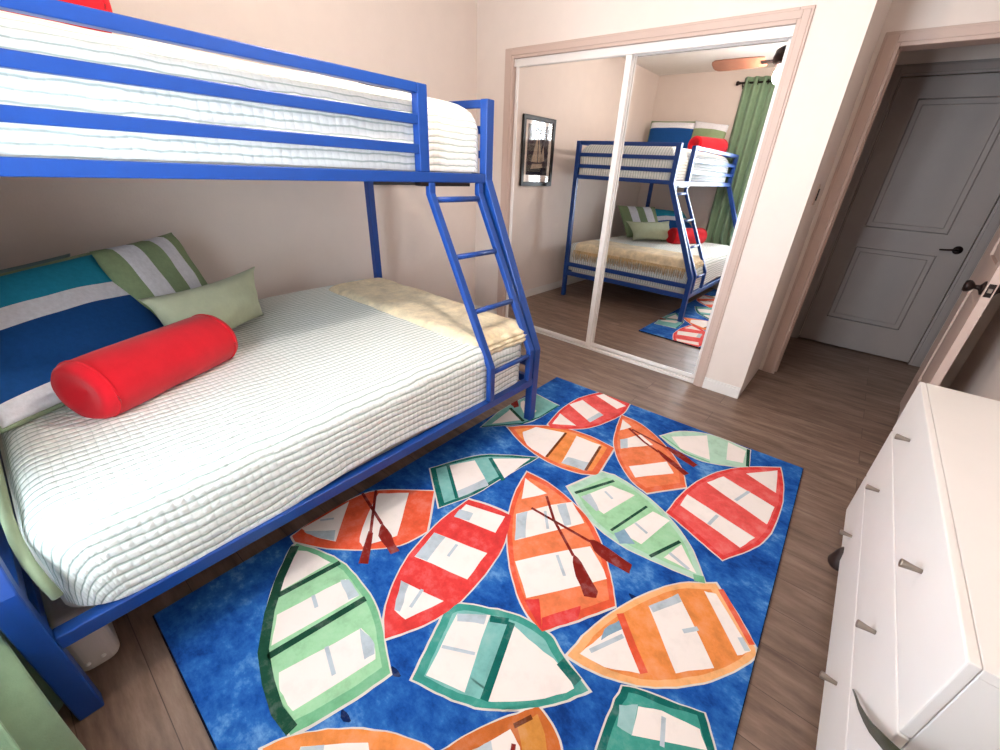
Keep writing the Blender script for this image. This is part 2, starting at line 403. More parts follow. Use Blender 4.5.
 ('mint','mintgreen',[(2.134,-1.577),(2.202,-1.366),(2.29,-1.346),(2.461,-1.385),(2.599,-1.455),(2.707,-1.548),(2.787,-1.658),(2.749,-1.676),(2.596,-1.705),(2.474,-1.717),(2.318,-1.686)],[[(2.215,-1.589),(2.283,-1.426),(2.398,-1.41),(2.345,-1.616)],[(2.446,-1.66),(2.503,-1.452),(2.582,-1.452),(2.539,-1.659)],[(2.634,-1.662),(2.664,-1.547),(2.757,-1.651)]],[('darkgreen',0.016,[(2.182,-1.588),(2.278,-1.386)]),('darkgreen',0.012,[(2.414,-1.678),(2.47,-1.441)]),('darkgreen',0.014,[(2.591,-1.694),(2.655,-1.539)]),('grey',0.012,[(2.281,-1.483),(2.331,-1.504)]),('grey',0.012,[(2.472,-1.57),(2.535,-1.59)]),('grey',0.014,[(2.643,-1.625),(2.729,-1.65)]),('green',0.03,[(2.754,-1.674),(2.789,-1.657)])],[('grey',[(2.215,-1.589),(2.236,-1.543),(2.317,-1.605),(2.311,-1.622)]),('blue2',[(2.431,-1.684),(2.453,-1.632),(2.52,-1.676),(2.474,-1.717)])]),
 ('red','red2',[(2.551,-1.416),(2.566,-1.207),(2.62,-1.01),(2.721,-0.836),(2.884,-0.685),(2.927,-0.875),(2.941,-1.075),(2.927,-1.269),(2.884,-1.39),(2.813,-1.515),(2.734,-1.484),(2.635,-1.445)],[[(2.58,-1.328),(2.582,-1.234),(2.888,-1.304),(2.853,-1.402)],[(2.626,-1.08),(2.675,-0.974),(2.917,-1.041),(2.912,-1.184)],[(2.757,-0.868),(2.876,-0.724),(2.903,-0.926)]],[('grey',0.014,[(2.716,-1.361),(2.73,-1.278)]),('grey',0.014,[(2.767,-1.118),(2.801,-1.006)])],[]),
]
# ------------------------------------------------------------------ camera
cam = bpy.data.cameras.new('camera')
cam.sensor_fit = 'HORIZONTAL'
cam.sensor_width = 36
cam.lens = .4128921 * 36
cam.shift_x = -.014278
cam.shift_y = .0092127
cam.clip_start = .02
co = bpy.data.objects.new('camera', cam)
COL.objects.link(co)
yaw, pitch, roll = .6582, -.4839, .0588
cy_, sy_, cp_, sp_, cr_, sr_ = math.cos(yaw), math.sin(yaw), math.cos(pitch), math.sin(pitch), math.cos(roll), math.sin(roll)
r_ = Vector((cy_, sy_, 0))
f_ = Vector((-sy_ * cp_, cy_ * cp_, sp_))
u_ = r_.cross(f_)
R_ = r_ * cr_ + u_ * sr_
U_ = u_ * cr_ - r_ * sr_
co.matrix_world = Matrix(((R_.x, U_.x, -f_.x, 2.8327), (R_.y, U_.y, -f_.y, -2.9366), (R_.z, U_.z, -f_.z, 1.3315), (0, 0, 0, 1)))
SC.camera = co

# ------------------------------------------------------------------ room shell
CE, XR, YW = 2.5, 3.56, -3.36          # ceiling, right wall, window wall
DY = .66                               # wall with the bedroom door
struct('floor', nb(-.1, 4.5, YW - .1, 2.0, -.08, 0), M['floor'])
struct('ceiling', nb(-.1, 4.5, YW - .1, 2.0, CE, CE + .1), M['ceil'])
struct('wall_left', nb(-.12, 0, YW - .1, .66, 0, CE), M['wall'])
bm = nb(0, .345, 0, .12, 0, CE)
box(bm, .345, 2.24, 0, .12, 2.07, CE)
box(bm, 2.24, 2.515, 0, DY + .12, 0, CE)
box(bm, 0, 2.24, .56, .66, 0, CE)
struct('wall_back', bm, M['wall'])
bm = nb(2.515, 2.602, DY, DY + .12, 0, CE)
box(bm, 2.602, 3.42, DY, DY + .12, 2.055, CE)
box(bm, 3.42, XR + .1, DY, DY + .12, 0, CE)
struct('wall_doorway', bm, M['wall'])
struct('wall_right', nb(XR, XR + .1, YW - .1, DY, 0, CE), M['wall'])
WX0, WX1, WZ0, WZ1 = 1.42, 2.15, .5, 2.08
bm = nb(0, WX0, YW - .1, YW, 0, CE)
box(bm, WX1, XR, YW - .1, YW, 0, CE)
box(bm, WX0, WX1, YW - .1, YW, 0, WZ0)
box(bm, WX0, WX1, YW - .1, YW, WZ1, CE)
struct('wall_window', bm, M['wall'])
HY = 1.78
bm = nb(1.9, 2.63, HY, HY + .12, 0, CE)
box(bm, 2.63, 3.487, HY, HY + .12, 2.08, CE)
box(bm, 3.487, 4.4, HY, HY + .12, 0, CE)
box(bm, 1.8, 1.9, .66, HY + .12, 0, CE)
box(bm, 2.5, 3.62, HY + .12, HY + .2, 0, CE)  # unseen slab behind the hall door, added to block sky light leaks
box(bm, 4.4, 4.5, DY, HY + .12, 0, CE)
box(bm, 3.66, 4.4, DY, DY + .1, 0, CE)
struct('wall_hall', bm, M['wall'])

def skirting(name, segs):
    bm = bmesh.new()
    for x0, x1, y0, y1, d in segs:
        box(bm, x0, x1, y0, y1, 0, .068)
        if d == 'y': box(bm, x0, x1, y0 + (.005 if y1 - y0 < .03 else 0), y1, .068, .082)
        else: box(bm, x0 + (0 if x0 < 2 else .005), x1 - (.005 if x0 < 2 else 0), y0, y1, .068, .082)
    struct(name, bm, M['white'], bevel=.003)
skirting('baseboard_left', [(0, .014, YW, 0, 'x')])
skirting('baseboard_back', [(.014, .304, -.014, 0, 'y'), (2.2745, 2.515, -.014, 0, 'y')])
skirting('baseboard_right', [(XR - .014, XR, YW, DY, 'x')])
skirting('baseboard_hall', [(1.9, 2.555, HY - .014, HY, 'y'), (3.565, 4.4, HY - .014, HY, 'y')])

def casing(name, x0, x1, y, z, w, mat, wl=None, d=.018, wr=None):
    """three-sided casing round the opening x0..x1 below z, boards w wide, standing proud of plane y towards -y"""
    wl = wl or w
    wr = wr or w
    bm = bmesh.new()
    for k, (ins, dd) in enumerate(((0, d * .7), (.012, d))):
        box(bm, x0 - wl + ins, x0 - (.018 if k else 0), y - dd, y, 0, z + w - ins)
        box(bm, x1 + (.018 if k else 0), x1 + wr - ins, y - dd, y, 0, z + w - ins)
        box(bm, x0 - (.018 if k else 0), x1 + (.018 if k else 0), y - dd, y, z + (.018 if k else 0), z + w - ins)
    return struct(name, bm, mat, bevel=.003)
casing('trim_1', .385, 2.21, 0, 2.036, .064, M['trim'], wl=.081)
# lining of the closet opening, top fascia and floor track
bm = nb(.345, .383, .0, .12, 0, 2.07)
box(bm, 2.212, 2.24, .0, .12, 0, 2.07)
box(bm, .383, 2.212, .075, .12, 2.036, 2.07)
struct('trim_2', bm, M['trim'])
bm = nb(.383, 2.212, .006, .016, 1.99, 2.036)
box(bm, .383, 2.212, .016, .09, 2.02, 2.036)
struct('trim_3', bm, M['alu'])
bm = nb(.383, 2.212, .004, .085, 0, .006)
for y in (.004, .041, .079): box(bm, .383, 2.212, y, y + .006, .006, .016)
struct('trim_4', bm, M['alu'])

def mirror_door(name, x0, x1, y, wl, wr):
    root = bpy.data.objects.new(name, None)
    COL.objects.link(root)
    root.location = (x0, y, .012)
    root['kind'] = 'structure'
    z0, z1, t = .017, 2.018, .022
    mk('stile', nb(x0, x0 + wl, y, y + t, z0, z1), M['alu'], root, bevel=.005)
    mk('stile', nb(x1 - wr, x1, y, y + t, z0, z1), M['alu'], root, bevel=.005)
    mk('bottom_rail', nb(x0 + wl, x1 - wr, y + .003, y + t, z0, z0 + .03), M['alu'], root, bevel=.003)
    mk('top_rail', nb(x0 + wl, x1 - wr, y + .003, y + t, z1 - .03, z1), M['alu'], root, bevel=.003)
    mk('mirror_pane', nb(x0 + wl - .002, x1 - wr + .002, y + .008, y + .016, z0 + .028, z1 - .028), M['mirror'], root)
mirror_door('door_1', .388, 1.325, .017, .028, .042)
mirror_door('door_2', 1.275, 2.206, .050, .05, .026)

# bedroom door frame, hall door frame
casing('trim_5', 2.625, 3.40, DY, 2.035, .07, M['trim'], wl=.085)
bm = nb(2.602, 2.622, DY, DY + .12, 0, 2.055)
box(bm, 3.402, 3.42, DY, DY + .12, 0, 2.055)
box(bm, 2.622, 3.402, DY, DY + .12, 2.035, 2.055)
box(bm, 2.622, 2.634, DY + .05, DY + .09, 0, 2.035)
struct('trim_6', bm, M['trim'])
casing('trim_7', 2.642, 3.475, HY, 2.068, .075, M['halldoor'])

def panel_door(name, mtx, w, h, t, panels, mat):
    root = bpy.data.objects.new(name, None)
    COL.objects.link(root)
    root.matrix_world = mtx
    root['kind'] = 'structure'
    def part(nm, bm, m, parent=root, **k):
        me_o = mk(nm, bm, m, None, **k)
        me_o.parent = parent
        return me_o
    bm = bmesh.new()
    px0, px1 = panels[0][0], panels[0][1]
    box(bm, 0, px0, 0, t, 0, h)
    box(bm, px1, w, 0, t, 0, h)
    zs = [0] + [z for p in sorted(panels, key=lambda q: q[2]) for z in p[2:]] + [h]
    for a, b in zip(zs[::2], zs[1::2]): box(bm, px0, px1, 0, t, a, b)
    part('door_leaf', bm, mat)
    for p in panels:
        b2 = nb(p[0], p[1], .012, t - .012, p[2], p[3])
        box(b2, p[0] + .035, p[1] - .035, .006, t - .006, p[2] + .035, p[3] - .035)
        part('door_panel', b2, mat, bevel=.008, seg=1)
    return root, part
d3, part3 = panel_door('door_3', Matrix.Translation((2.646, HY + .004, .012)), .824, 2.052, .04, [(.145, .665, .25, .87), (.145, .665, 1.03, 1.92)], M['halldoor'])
bm = bmesh.new()
lathe(bm, [(.0, -.012), (.027, -.012), (.03, -.006), (.03, 0)], (.762, 0, .93), 'y', 20)
tube(bm, [(.762, -.01, .93), (.762, -.05, .93)], .009)
tube(bm, [(.766, -.05, .93), (.735, -.055, .933), (.70, -.052, .928), (.655, -.05, .924)], .0085, r2=.006)
part3('lever_handle', bm, M['darkmetal'], smooth=True)
# open bedroom door: hinged on the right jamb, swung into the room past square
hx, hy = 3.398, DY - .003
fx, fy = 3.334, DY - .003 - .752
dx = Vector((fx - hx, fy - hy, 0)).normalized()
dn = Vector((0, 0, 1)).cross(dx)
m4 = Matrix(((dx.x, dn.x, 0, hx), (dx.y, dn.y, 0, hy), (0, 0, 1, .012), (0, 0, 0, 1)))
d4, part4 = panel_door('door_4', m4, .752, 2.018, .035, [(.12, .632, .25, .87), (.12, .632, 1.03, 1.9)], M['trim'])
sgn = -1                                                            # side facing -x
kb = bmesh.new()
lathe(kb, [(0, 0), (.032, 0), (.032, -.006), (.02, -.012), (.011, -.018), (.010, -.032), (.02, -.04), (.027, -.05), (.028, -.06), (.022, -.069), (0, -.071)], (.752 - .06, 0, .93), 'y', 24)
part4('door_knob', kb, M['darkmetal'], smooth=True)
kb = bmesh.new()
lathe(kb, [(0, .071), (.022, .069), (.028, .06), (.027, .05), (.02, .04), (.010, .032), (.011, .018), (.02, .012), (.032, .006), (.032, 0), (0, 0)], (.752 - .06, .035, .93), 'y', 24)
part4('door_knob', kb, M['darkmetal'], smooth=True)
kb = nb(.751, .7535, .005, .030, .90, .96)
part4('latch_plate', kb, M['darkmetal'], bevel=.001)
kb = nb(.752, .760, .010, .025, .92, .94)
part4('latch_bolt', kb, M['nickel'], bevel=.002)

# ------------------------------------------------------------------ window, blind, curtain
w = bpy.data.objects.new('window_1', None)
COL.objects.link(w)
w.location = (WX0, YW - .06, WZ0)
w['kind'] = 'structure'
bm = bmesh.new()
for a in ((WX0, WX0 + .05, WZ0, WZ1), (WX1 - .05, WX1, WZ0, WZ1), (WX0 + .05, WX1 - .05, WZ0, WZ0 + .05), (WX0 + .05, WX1 - .05, WZ1 - .05, WZ1), ((WX0 + WX1) / 2 - .025, (WX0 + WX1) / 2 + .025, WZ0 + .05, WZ1 - .05)):
    box(bm, a[0], a[1], YW - .09, YW - .05, a[2], a[3])
mk('window_frame', bm, M['alu'], w, bevel=.004)
mk('pane', nb(WX0 + .05, WX1 - .05, YW - .072, YW - .068, WZ0 + .05, WZ1 - .05), M['glass'], w)
t = thing('window_blind', (1.8, YW + .01, WZ0), 'white horizontal slat blind hanging in the window beside the green curtain', 'blind')
mk('headrail', nb(WX0 + .02, WX1 - .02, YW - .04, YW + .0, WZ1 - .05, WZ1 - .005), M['slat'], t, bevel=.003)
bm = bmesh.new()
z = WZ1 - .08
while z > WZ0 + .05:
    v = box(bm, WX0 + .03, WX1 - .03, YW - .045, YW - .003, z - .0012, z + .0012)
    bmesh.ops.rotate(bm, verts=v, cent=((WX0 + WX1) / 2, YW - .024, z), matrix=Matrix.Rotation(math.radians(6), 3, 'X'))
    z -= .042
mk('slats', bm, M['slat'], t)
for x in (WX0 + .18, WX1 - .18):
    bm = bmesh.new()
    tube(bm, [(x, YW - .024, WZ1 - .05), (x, YW - .024, WZ0 + .03)], .0012, 6)
    mk('ladder_cord', bm, M['slat'], t)
mk('bottom_rail', nb(WX0 + .03, WX1 - .03, YW - .045, YW - .005, WZ0 + .012, WZ0 + .03), M['slat'], t, bevel=.003)

RZ, RY = 2.35, -3.275
t = thing('curtain_rod', (2.0, YW, RZ), 'dark bronze curtain rod on the window wall holding the green curtain', 'curtain rod')
bm = bmesh.new()
tube(bm, [(1.07, RY, RZ), (2.72, RY, RZ)], .011, 12)
mk('rod', bm, M['darkmetal'], t, smooth=True)
for x, s in ((1.07, -1), (2.72, 1)):
    bm = bmesh.new()
    lathe(bm, [(0, 0), (.014, 0), (.014, .012), (.02, .02), (.024, .032), (.02, .045), (0, .05)] if s > 0 else [(0, -.05), (.02, -.045), (.024, -.032), (.02, -.02), (.014, -.012), (.014, 0), (0, 0)], (x, RY, RZ), 'x', 16)
    mk('finial', bm, M['darkmetal'], t, smooth=True)
for x in (1.1, 2.68):
    bm = bmesh.new()
    tube(bm, [(x, YW + .004, RZ - .03), (x, RY, RZ - .03), (x, RY + .014, RZ - .012)], .006, 8)
    lathe(bm, [(0, 0), (.022, 0), (.022, .006), (0, .006)], (x, YW, RZ - .03), 'y', 14)
    mk('bracket', bm, M['darkmetal'], t, smooth=True)
bm = bmesh.new()
nu, nv = 150, 46
vs = []
for j in range(nv + 1):
    z = .015 + (2.405 - .015) * j / nv
    s = min(1, max(0, (.64 - z) / .5))
    s = s * s * (3 - 2 * s)
    x0, x1 = 1.10 - .02 * s, 1.52 + .44 * s
    row = []
    for i in range(nu + 1):
        q = i / nu
        x = x0 + (x1 - x0) * q
        amp = .034 + .012 * s
        y = RY + amp * math.sin(q * 2 * PI * 4.25 - .9) + .012 * math.sin(q * 23 + z * 1.7) + .050 * s * q
        row.append(bm.verts.new((x, y + .008 * math.sin(z * 2.2 + q * 9), z)))
    vs.append(row)
for j in range(nv):
    for i in range(nu):
        bm.faces.new((vs[j][i], vs[j][i + 1], vs[j + 1][i + 1], vs[j + 1][i]))
t = thing('curtain', (1.3, RY, 0), 'sage green floor-length curtain hanging beside the head of the bed', 'curtain')
mk('drape', bm, M['curtain'], t, smooth=True, solid=.004)
for q in range(4):
    bm = bmesh.new()
    x = 1.16 + q * .105
    tube(bm, [(x, RY + .022 * math.cos(a), RZ + .022 * math.sin(a)) for a in [2 * PI * k / 18 for k in range(18)]], .005, 8, closed=True)
    mk('grommet', bm, M['darkmetal'], t, smooth=True)

# ------------------------------------------------------------------ bunk bed
BX, BUX, BX0, BYF, BYN = 1.6541, 1.2787, .2132, -1.2235, -3.1647
bed = thing('bunk_bed', (BX, BYF, 0), 'blue metal twin-over-full bunk bed with a slanted ladder against the left wall', 'bunk bed', rz=.0076)
PW = .05
for y in (BYF, BYN):
    bm = bmesh.new()
    sweep(bm, [(BX0 + .02, y, 0), (BX0 + .02, y, 1.603)], .044, .044)
    mk('post', bm, M['blue'], bed, bevel=.004)
    bm = bmesh.new()
    sweep(bm, [(BX - .02, y, .0125 if y == BYF else 0), (BX - .02, y, .455), (BUX - .025, y, 1.262), (BUX - .025, y, 1.603)], .046, .05)
    mk('post', bm, M['blue'], bed, bevel=.004)
def rail(name, *a, parent=None, bev=.003):
    return mk(name, nb(*a), M['blue'], parent or bed, bevel=bev)
ZR = ((1.570, 1.604), (1.464, 1.498), (1.360, 1.394))
for y in (BYF, BYN):                                                # end rails of the upper bunk and of the lower bed
    yo = y + (.008 if y == BYF else -.008)
    for z0, z1 in ZR + ((1.262, 1.294),):
        rail('end_rail', BX0 + .042, BUX - .05, yo - .010, yo + .010, z0, z1)
    rail('lower_end_rail', BX0 + .042, BX - .043, y - .014, y + .014, .348, .390)
    rail('lower_end_rail', BX0 + .042, BX - .043, y - .014, y + .014, .243, .288)
for x in (BUX - .025, BX0 + .02):
    rail('upper_side_rail', x - .02, x + .02, BYN + .025, BYF - .025, 1.252, 1.292)
g = mk('guard_rail', nb(BUX - .045, BUX - .005, BYN + .025, -1.655, 1.570, 1.604), M['blue'], bed, bevel=.003)
for z0, z1 in ZR[1:]:
    rail('guard_bar', BUX - .041, BUX - .009, BYN + .025, -1.655, z0, z1, parent=g)
rail('guard_post', BUX - .045, BUX - .005, -1.655, -1.605, 1.292, 1.604, parent=g)
for z0, z1 in ZR:
    rail('back_guard_bar', BX0 + .006, BX0 + .034, BYN + .022, BYF - .022, z0, z1)
for x in (BX - .02, BX0 + .02):
    rail('lower_side_rail', x - .02, x + .02, BYN + .025, BYF - .025, .250, .291)
for k in range(9):
    y = BYN + .15 + k * .205
    rail('bed_slat', BX0 + .04, BUX - .045, y - .02, y + .02, 1.256, 1.268, bev=0)
    rail('bed_slat', BX0 + .04, BX - .04, y - .02, y + .02, .255, .268, bev=0)
mk('support_plate', nb(BUX - .044, BUX - .003, -1.66, -1.36, 1.237, 1.2515), M['darkmetal'], bed, bevel=.002)
lad = bpy.data.objects.new('ladder', None)
COL.objects.link(lad)
lad.parent = bed
LP = [(BUX - .012, 1.252), (BUX - .012, 1.205), (BX - .004, .475), (BX - .004, .298)]
for y in (-1.60, -1.288):
    bm = bmesh.new()
    sweep(bm, [(x, y, z) for x, z in LP], .030, .036)
    mk('ladder_rail', bm, M['blue'], lad, bevel=.006, seg=3)
for z in (1.182, .949, .718, .447):
    q = min(1, max(0, (1.205 - z) / .73))
    x = BUX - .012 + (BX - .004 - BUX + .012) * q
    bm = bmesh.new()
    tube(bm, [(x, -1.585, z), (x, -1.303, z)], .0125, 12)
    mk('rung', bm, M['blue'], lad, smooth=True)

# ------------------------------------------------------------------ bedding
def slab(x0, x1, y0, y1, z0, z1, rt, rc, drape=None, nz=0., seed=0, dens=.03, flare=0., pu=1.):
    """rounded soft slab with open underside; UV unrolled over its sides"""
    bm = bmesh.new()
    uvl = bm.loops.layers.uv.new('UVMap')
    def ring(off, n):
        # rounded rectangle, `off` inwards from the outline, n points per quarter edge
        rr = max(rc - off, .012)
        ax0, ax1, ay0, ay1 = x0 + off, x1 - off, y0 + off, y1 - off
        pts = []
        nx = max(2, int((x1 - x0) / dens)); ny = max(2, int((y1 - y0) / dens)); na = 6
        def arc(cx, cy, a0):
            for k in range(na):
                a = a0 + PI / 2 * k / na
                pts.append((cx + rr * math.cos(a), cy + rr * math.sin(a), math.cos(a), math.sin(a)))
        def line(p, q, n_, nn):
            for k in range(n_):
                t = k / n_
                pts.append((p[0] + (q[0] - p[0]) * t, p[1] + (q[1] - p[1]) * t) + nn)
        arc(ax1 - rr, ay1 - rr, 0); line((ax1 - rr, ay1), (ax0 + rr, ay1), nx, (0, 1))
        arc(ax0 + rr, ay1 - rr, PI / 2); line((ax0, ay1 - rr), (ax0, ay0 + rr), ny, (-1, 0))
        arc(ax0 + rr, ay0 + rr, PI); line((ax0 + rr, ay0), (ax1 - rr, ay0), nx, (0, -1))
        arc(ax1 - rr, ay0 + rr, 1.5 * PI); line((ax1, ay0 + rr), (ax1, ay1 - rr), ny, (1, 0))
        return pts
    prof = []                                # (offset, z, unrolled length)
    half = min(x1 - x0, y1 - y0) / 2 - .02
    m = max(3, int((half - rt) / dens))
    for k in range(m): prof.append((half - (half - rt) * k / m, z1, 0))
    for k in range(9):
        a = PI / 2 * k / 8
        prof.append((rt - rt * math.sin(a), z1 - rt + rt * math.cos(a), rt * (a - math.sin(a))))
    L = rt * (PI / 2 - 1)
    nd = max(2, int((z1 - rt - z0) / .03))
    for k in range(1, nd + 1):
        q = k / nd
        prof.append((-flare * q, z1 - rt - (z1 - rt - z0) * q, L + (z1 - rt - z0) * q))
    rings, uvs = [], []
    for off, z, ext in prof:
        row, ur = [], []
        for x, y, nxv, nyv in ring(off, 0):
            p = Vector((x, y, z))
            e = 0
            if nz:
                q = Vector((x * 3.1 + seed, y * 3.1, z * 5))
                e = nz * (noise.noise(q) + .5 * noise.noise(q * 2.7) + .3 * noise.noise(q * 6.1))
            side = 0 if ext == 0 else min(1, ext / max(L, .001))
            p += Vector((nxv * e * side, nyv * e * side, e * (1 - .6 * side)))
            if drape: p = drape(p, side)
            row.append(bm.verts.new(p))
            ur.append((x + nxv * (ext), y + nyv * (ext)))
        rings.append(row); uvs.append(ur)
    n = len(rings[0])
    def face(a, b):
        f = bm.faces.new([rings[i][j] for i, j in a])
        for lp, (i, j) in zip(f.loops, a): lp[uvl].uv = uvs[i][j]
    for i in range(len(rings) - 1):
        for j in range(n):
            k = (j + 1) % n
            face([(i, j), (i + 1, j), (i + 1, k), (i, k)], 0)
    f = bm.faces.new(rings[0])
    for lp, q in zip(f.loops, uvs[0]): lp[uvl].uv = q
    bmesh.ops.recalc_face_normals(bm, faces=bm.faces)
    return bm

# lower bed
o = mk('mattress', slab(BX0 + .045, BX - .05, BYN + .05, BYF - .045, .270, .52, .05, .08), M['mattress'], smooth=True)
tag(o, 'cream mattress of the lower bed, under the white quilt', 'mattress')
def lower_drape(p, s):
    if p.x > 1.5 and s > .5: p.z += .018 * math.sin(p.y * 5.3 + .6) * min(1, max(0, (.5 - p.z) / .12))
    p.z += .02 * min(1, max(0, (p.y + 2.4) / 1.0)) * (1 - s)
    if p.x > 1.3: p.x -= .036 * min(1, max(0, (p.y + 2.9) / 1.2)) * min(1, (p.x - 1.3) / .3)
    return p
q = thing('quilt', (.95, -2.15, .34), 'white quilt with fine grey-green lines spread over the lower bed', 'quilt')
mk('cover', slab(.175, 1.660, -3.105, -1.262, .300, .575, .085, .11, lower_drape, .006, 3.3), M['quilt'], q, smooth=True)
bm = bmesh.new()
tube(bm, [(.24, -3.112, .548), (.6, -3.114, .552), (1.1, -3.114, .552), (1.5, -3.114, .545), (1.57, -3.113, .525), (1.615, -3.111, .485), (1.64, -3.106, .44), (1.650, -3.100, .39)], .011, 10)
mk('edge_binding', bm, M['sagecloth'], q, smooth=True)
# upper bed
o = mk('mattress', slab(BX0 + .045, BUX - .055, BYN + .04, BYF - .03, 1.270, 1.45, .05, .08), M['mattress'], smooth=True)
tag(o, 'cream mattress of the upper bunk, inside the guard rails', 'mattress')
q = thing('quilt', (.73, -2.2, 1.29), 'white ribbed quilt tucked over the upper bunk behind the guard rail', 'quilt')
mk('cover', slab(.245, BUX - .047, -3.135, -1.228, 1.296, 1.590, .14, .055, None, .005, 8.8), M['quilt_up'], q, smooth=True)

# folded throw across the foot of the lower bed
th = thing('throw_blanket', (.95, -1.45, .56), 'mustard knitted throw with fringe folded over the foot of the lower bed', 'throw blanket')
def wav(p, s):
    p.z += .004 * math.sin(p.x * 31) * s
    return p
bm = slab(.29, 1.594, -1.68, -1.246, .50, .615, .06, .07, wav, .007, 5.1, flare=.003)
mk('top_layer', bm, M['throw'], th, smooth=True)
def ruffle(z, yo, amp, xe):
    bm = bmesh.new()
    n = 60
    rows = []
    for k, (dx_, dz) in enumerate(((-.10, .010), (-.03, .008), (0, 0), (-.004, -.010), (-.08, -.012))):
        row = []
        for i in range(n + 1):
            q_ = i / n
            y = -1.675 + yo + (.40 - yo) * q_
            x = xe + dx_ + amp * (noise.noise(Vector((y * 14, z * 20, 1))) + .4 * math.sin(y * 70)) * (1 if dx_ > -.05 else .2)
            row.append(bm.verts.new((x, y, z + dz + .004 * noise.noise(Vector((y * 18, z * 9, 4))))))
        rows.append(row)
    for a, b in zip(rows, rows[1:]):
        for i in range(n): bm.faces.new((a[i], b[i], b[i + 1], a[i + 1]))
    return bm
for z_, yo, xe in ((.574, .085, 1.612), (.556, .09, 1.624), (.538, .10, 1.626)):
    mk('folded_edge', ruffle(z_, yo, .007, xe), M['throw'], th, smooth=True, solid=.007)
bm = bmesh.new()
for i in range(190):
    x = .31 + 1.25 * i / 189 + random.uniform(-.003, .003)
    y0 = -1.243
    l = random.uniform(.045, .075)
    tube(bm, [(x, y0 + .002, .53), (x + random.uniform(-.006, .006), y0 + .012, .505), (x + random.uniform(-.012, .012), y0 + .008 + random.uniform(0, .006), .50 - l)], .0032, 5, r2=.002)
tag(mk('fringe', bm, M['fringe'], th, smooth=True), kind='stuff')

def cushion(name, label, c, thick, mat, n=26, puff=.5, pipe=None, pinch=.05, cat='pillow', group=None, seed=0, ear=0):
    """pillow from its four corners: bottom-near, bottom-far, top-far, top-near"""
    A, B, C_, D = [Vector(p) for p in c]
    cen = (A + B + C_ + D) / 4
    nrm = ((B - A) + (C_ - D)).cross((D - A) + (C_ - B)).normalized()
    bm = bmesh.new()
    uvl = bm.loops.layers.uv.new('UVMap')
    def pos(u, v, side):
        a, b = 2 * u - 1, 2 * v - 1
        k = 1 - pinch * (1 - b * b) * abs(a) ** 3
        l = 1 - pinch * (1 - a * a) * abs(b) ** 3
        uu, vv = (a * k + 1) / 2, (b * l + 1) / 2
        p = A * (1 - uu) * (1 - vv) + B * uu * (1 - vv) + C_ * uu * vv + D * (1 - uu) * vv
        h = ((1 - a ** 2) * (1 - b ** 2)) ** puff
        w_ = .012 * noise.noise(Vector((u * 4 + seed, v * 4, side))) * h ** .5
        return p + nrm * side * (thick / 2 * h + w_)
    for side in (1, -1):
        g_ = [[bm.verts.new(pos(i / n, j / n, side)) for j in range(n + 1)] for i in range(n + 1)]
        for i in range(n):
            for j in range(n):
                ids = [(i, j), (i + 1, j), (i + 1, j + 1), (i, j + 1)]
                if side < 0: ids = ids[::-1]
                f = bm.faces.new([g_[a][b] for a, b in ids])
                for lp, (a, b) in zip(f.loops, ids): lp[uvl].uv = (a / n, b / n)
    bmesh.ops.remove_doubles(bm, verts=bm.verts, dist=.0004)
    t = thing(name, tuple(cen - Vector((0, 0, .2))), label, cat, group)
    mk('cover', bm, mat, t, smooth=True)
    if pipe:
        bm = bmesh.new()
        pts = []
        for e in range(4):
            for k in range(16):
                q_ = k / 16
                u, v = ((q_, 0), (1, q_), (1 - q_, 1), (0, 1 - q_))[e]
                pts.append(pos(u, v, 1))
        tube(bm, pts, .008, 8, closed=True)
        mk('piping', bm, pipe, t, smooth=True)
    return t

def bolster(label, p0, p1, r, name='bolster'):
    P0, P1 = Vector(p0), Vector(p1)
    ax = (P1 - P0).normalized()
    L_ = (P1 - P0).length
    a = ax.cross(Vector((0, 0, 1))).normalized()
    b = a.cross(ax)
    bm = bmesh.new()
    prof = [(0, .022), (.3, .012), (.62, .002), (.85, -.002), (.96, .008), (1.0, .028), (1.02, .06)] + [(1.02 + .008 * math.sin(k * 1.3), .06 + (L_ - .12) * k / 8) for k in range(1, 8)]
    prof += [(1.02, L_ - .06), (1.0, L_ - .028), (.96, L_ - .008), (.85, L_ + .002), (.62, L_ - .002), (.3, L_ - .012), (0, L_ - .022)]
    n = 40
    rings = []
    for q_, h in prof:
        row = []
        for k in range(n):
            t_ = 2 * PI * k / n
            w_ = 1 + .03 * noise.noise(Vector((math.cos(t_) * 2, math.sin(t_) * 2, h * 7))) * (1 if q_ > .5 else 0)
            row.append(bm.verts.new(P0 + ax * h + (a * math.cos(t_) * 1.06 + b * math.sin(t_) * .97) * r * max(q_, .01) * w_))
        rings.append(row)
    for A, B in zip(rings, rings[1:]):
        for k in range(n): bm.faces.new((A[k], A[(k + 1) % n], B[(k + 1) % n], B[k]))
    bm.faces.new(rings[0][::-1]); bm.faces.new(rings[-1])
    bmesh.ops.recalc_face_normals(bm, faces=bm.faces)
    t = thing(name, tuple((P0 + P1) / 2 - Vector((0, 0, r))), label, 'pillow')
    body = mk('cover', bm, M['red'], t, smooth=True)
    for h in (.026, L_ - .026):
        bm = bmesh.new()
        tube(bm, [P0 + ax * h + (a * math.cos(q_) * 1.06 + b * math.sin(q_) * .97) * r * 1.0 for q_ in [2 * PI * k / 36 for k in range(36)]], .004, 6, closed=True)
        mk('piping', bm, M['red'], t, smooth=True)
    return t

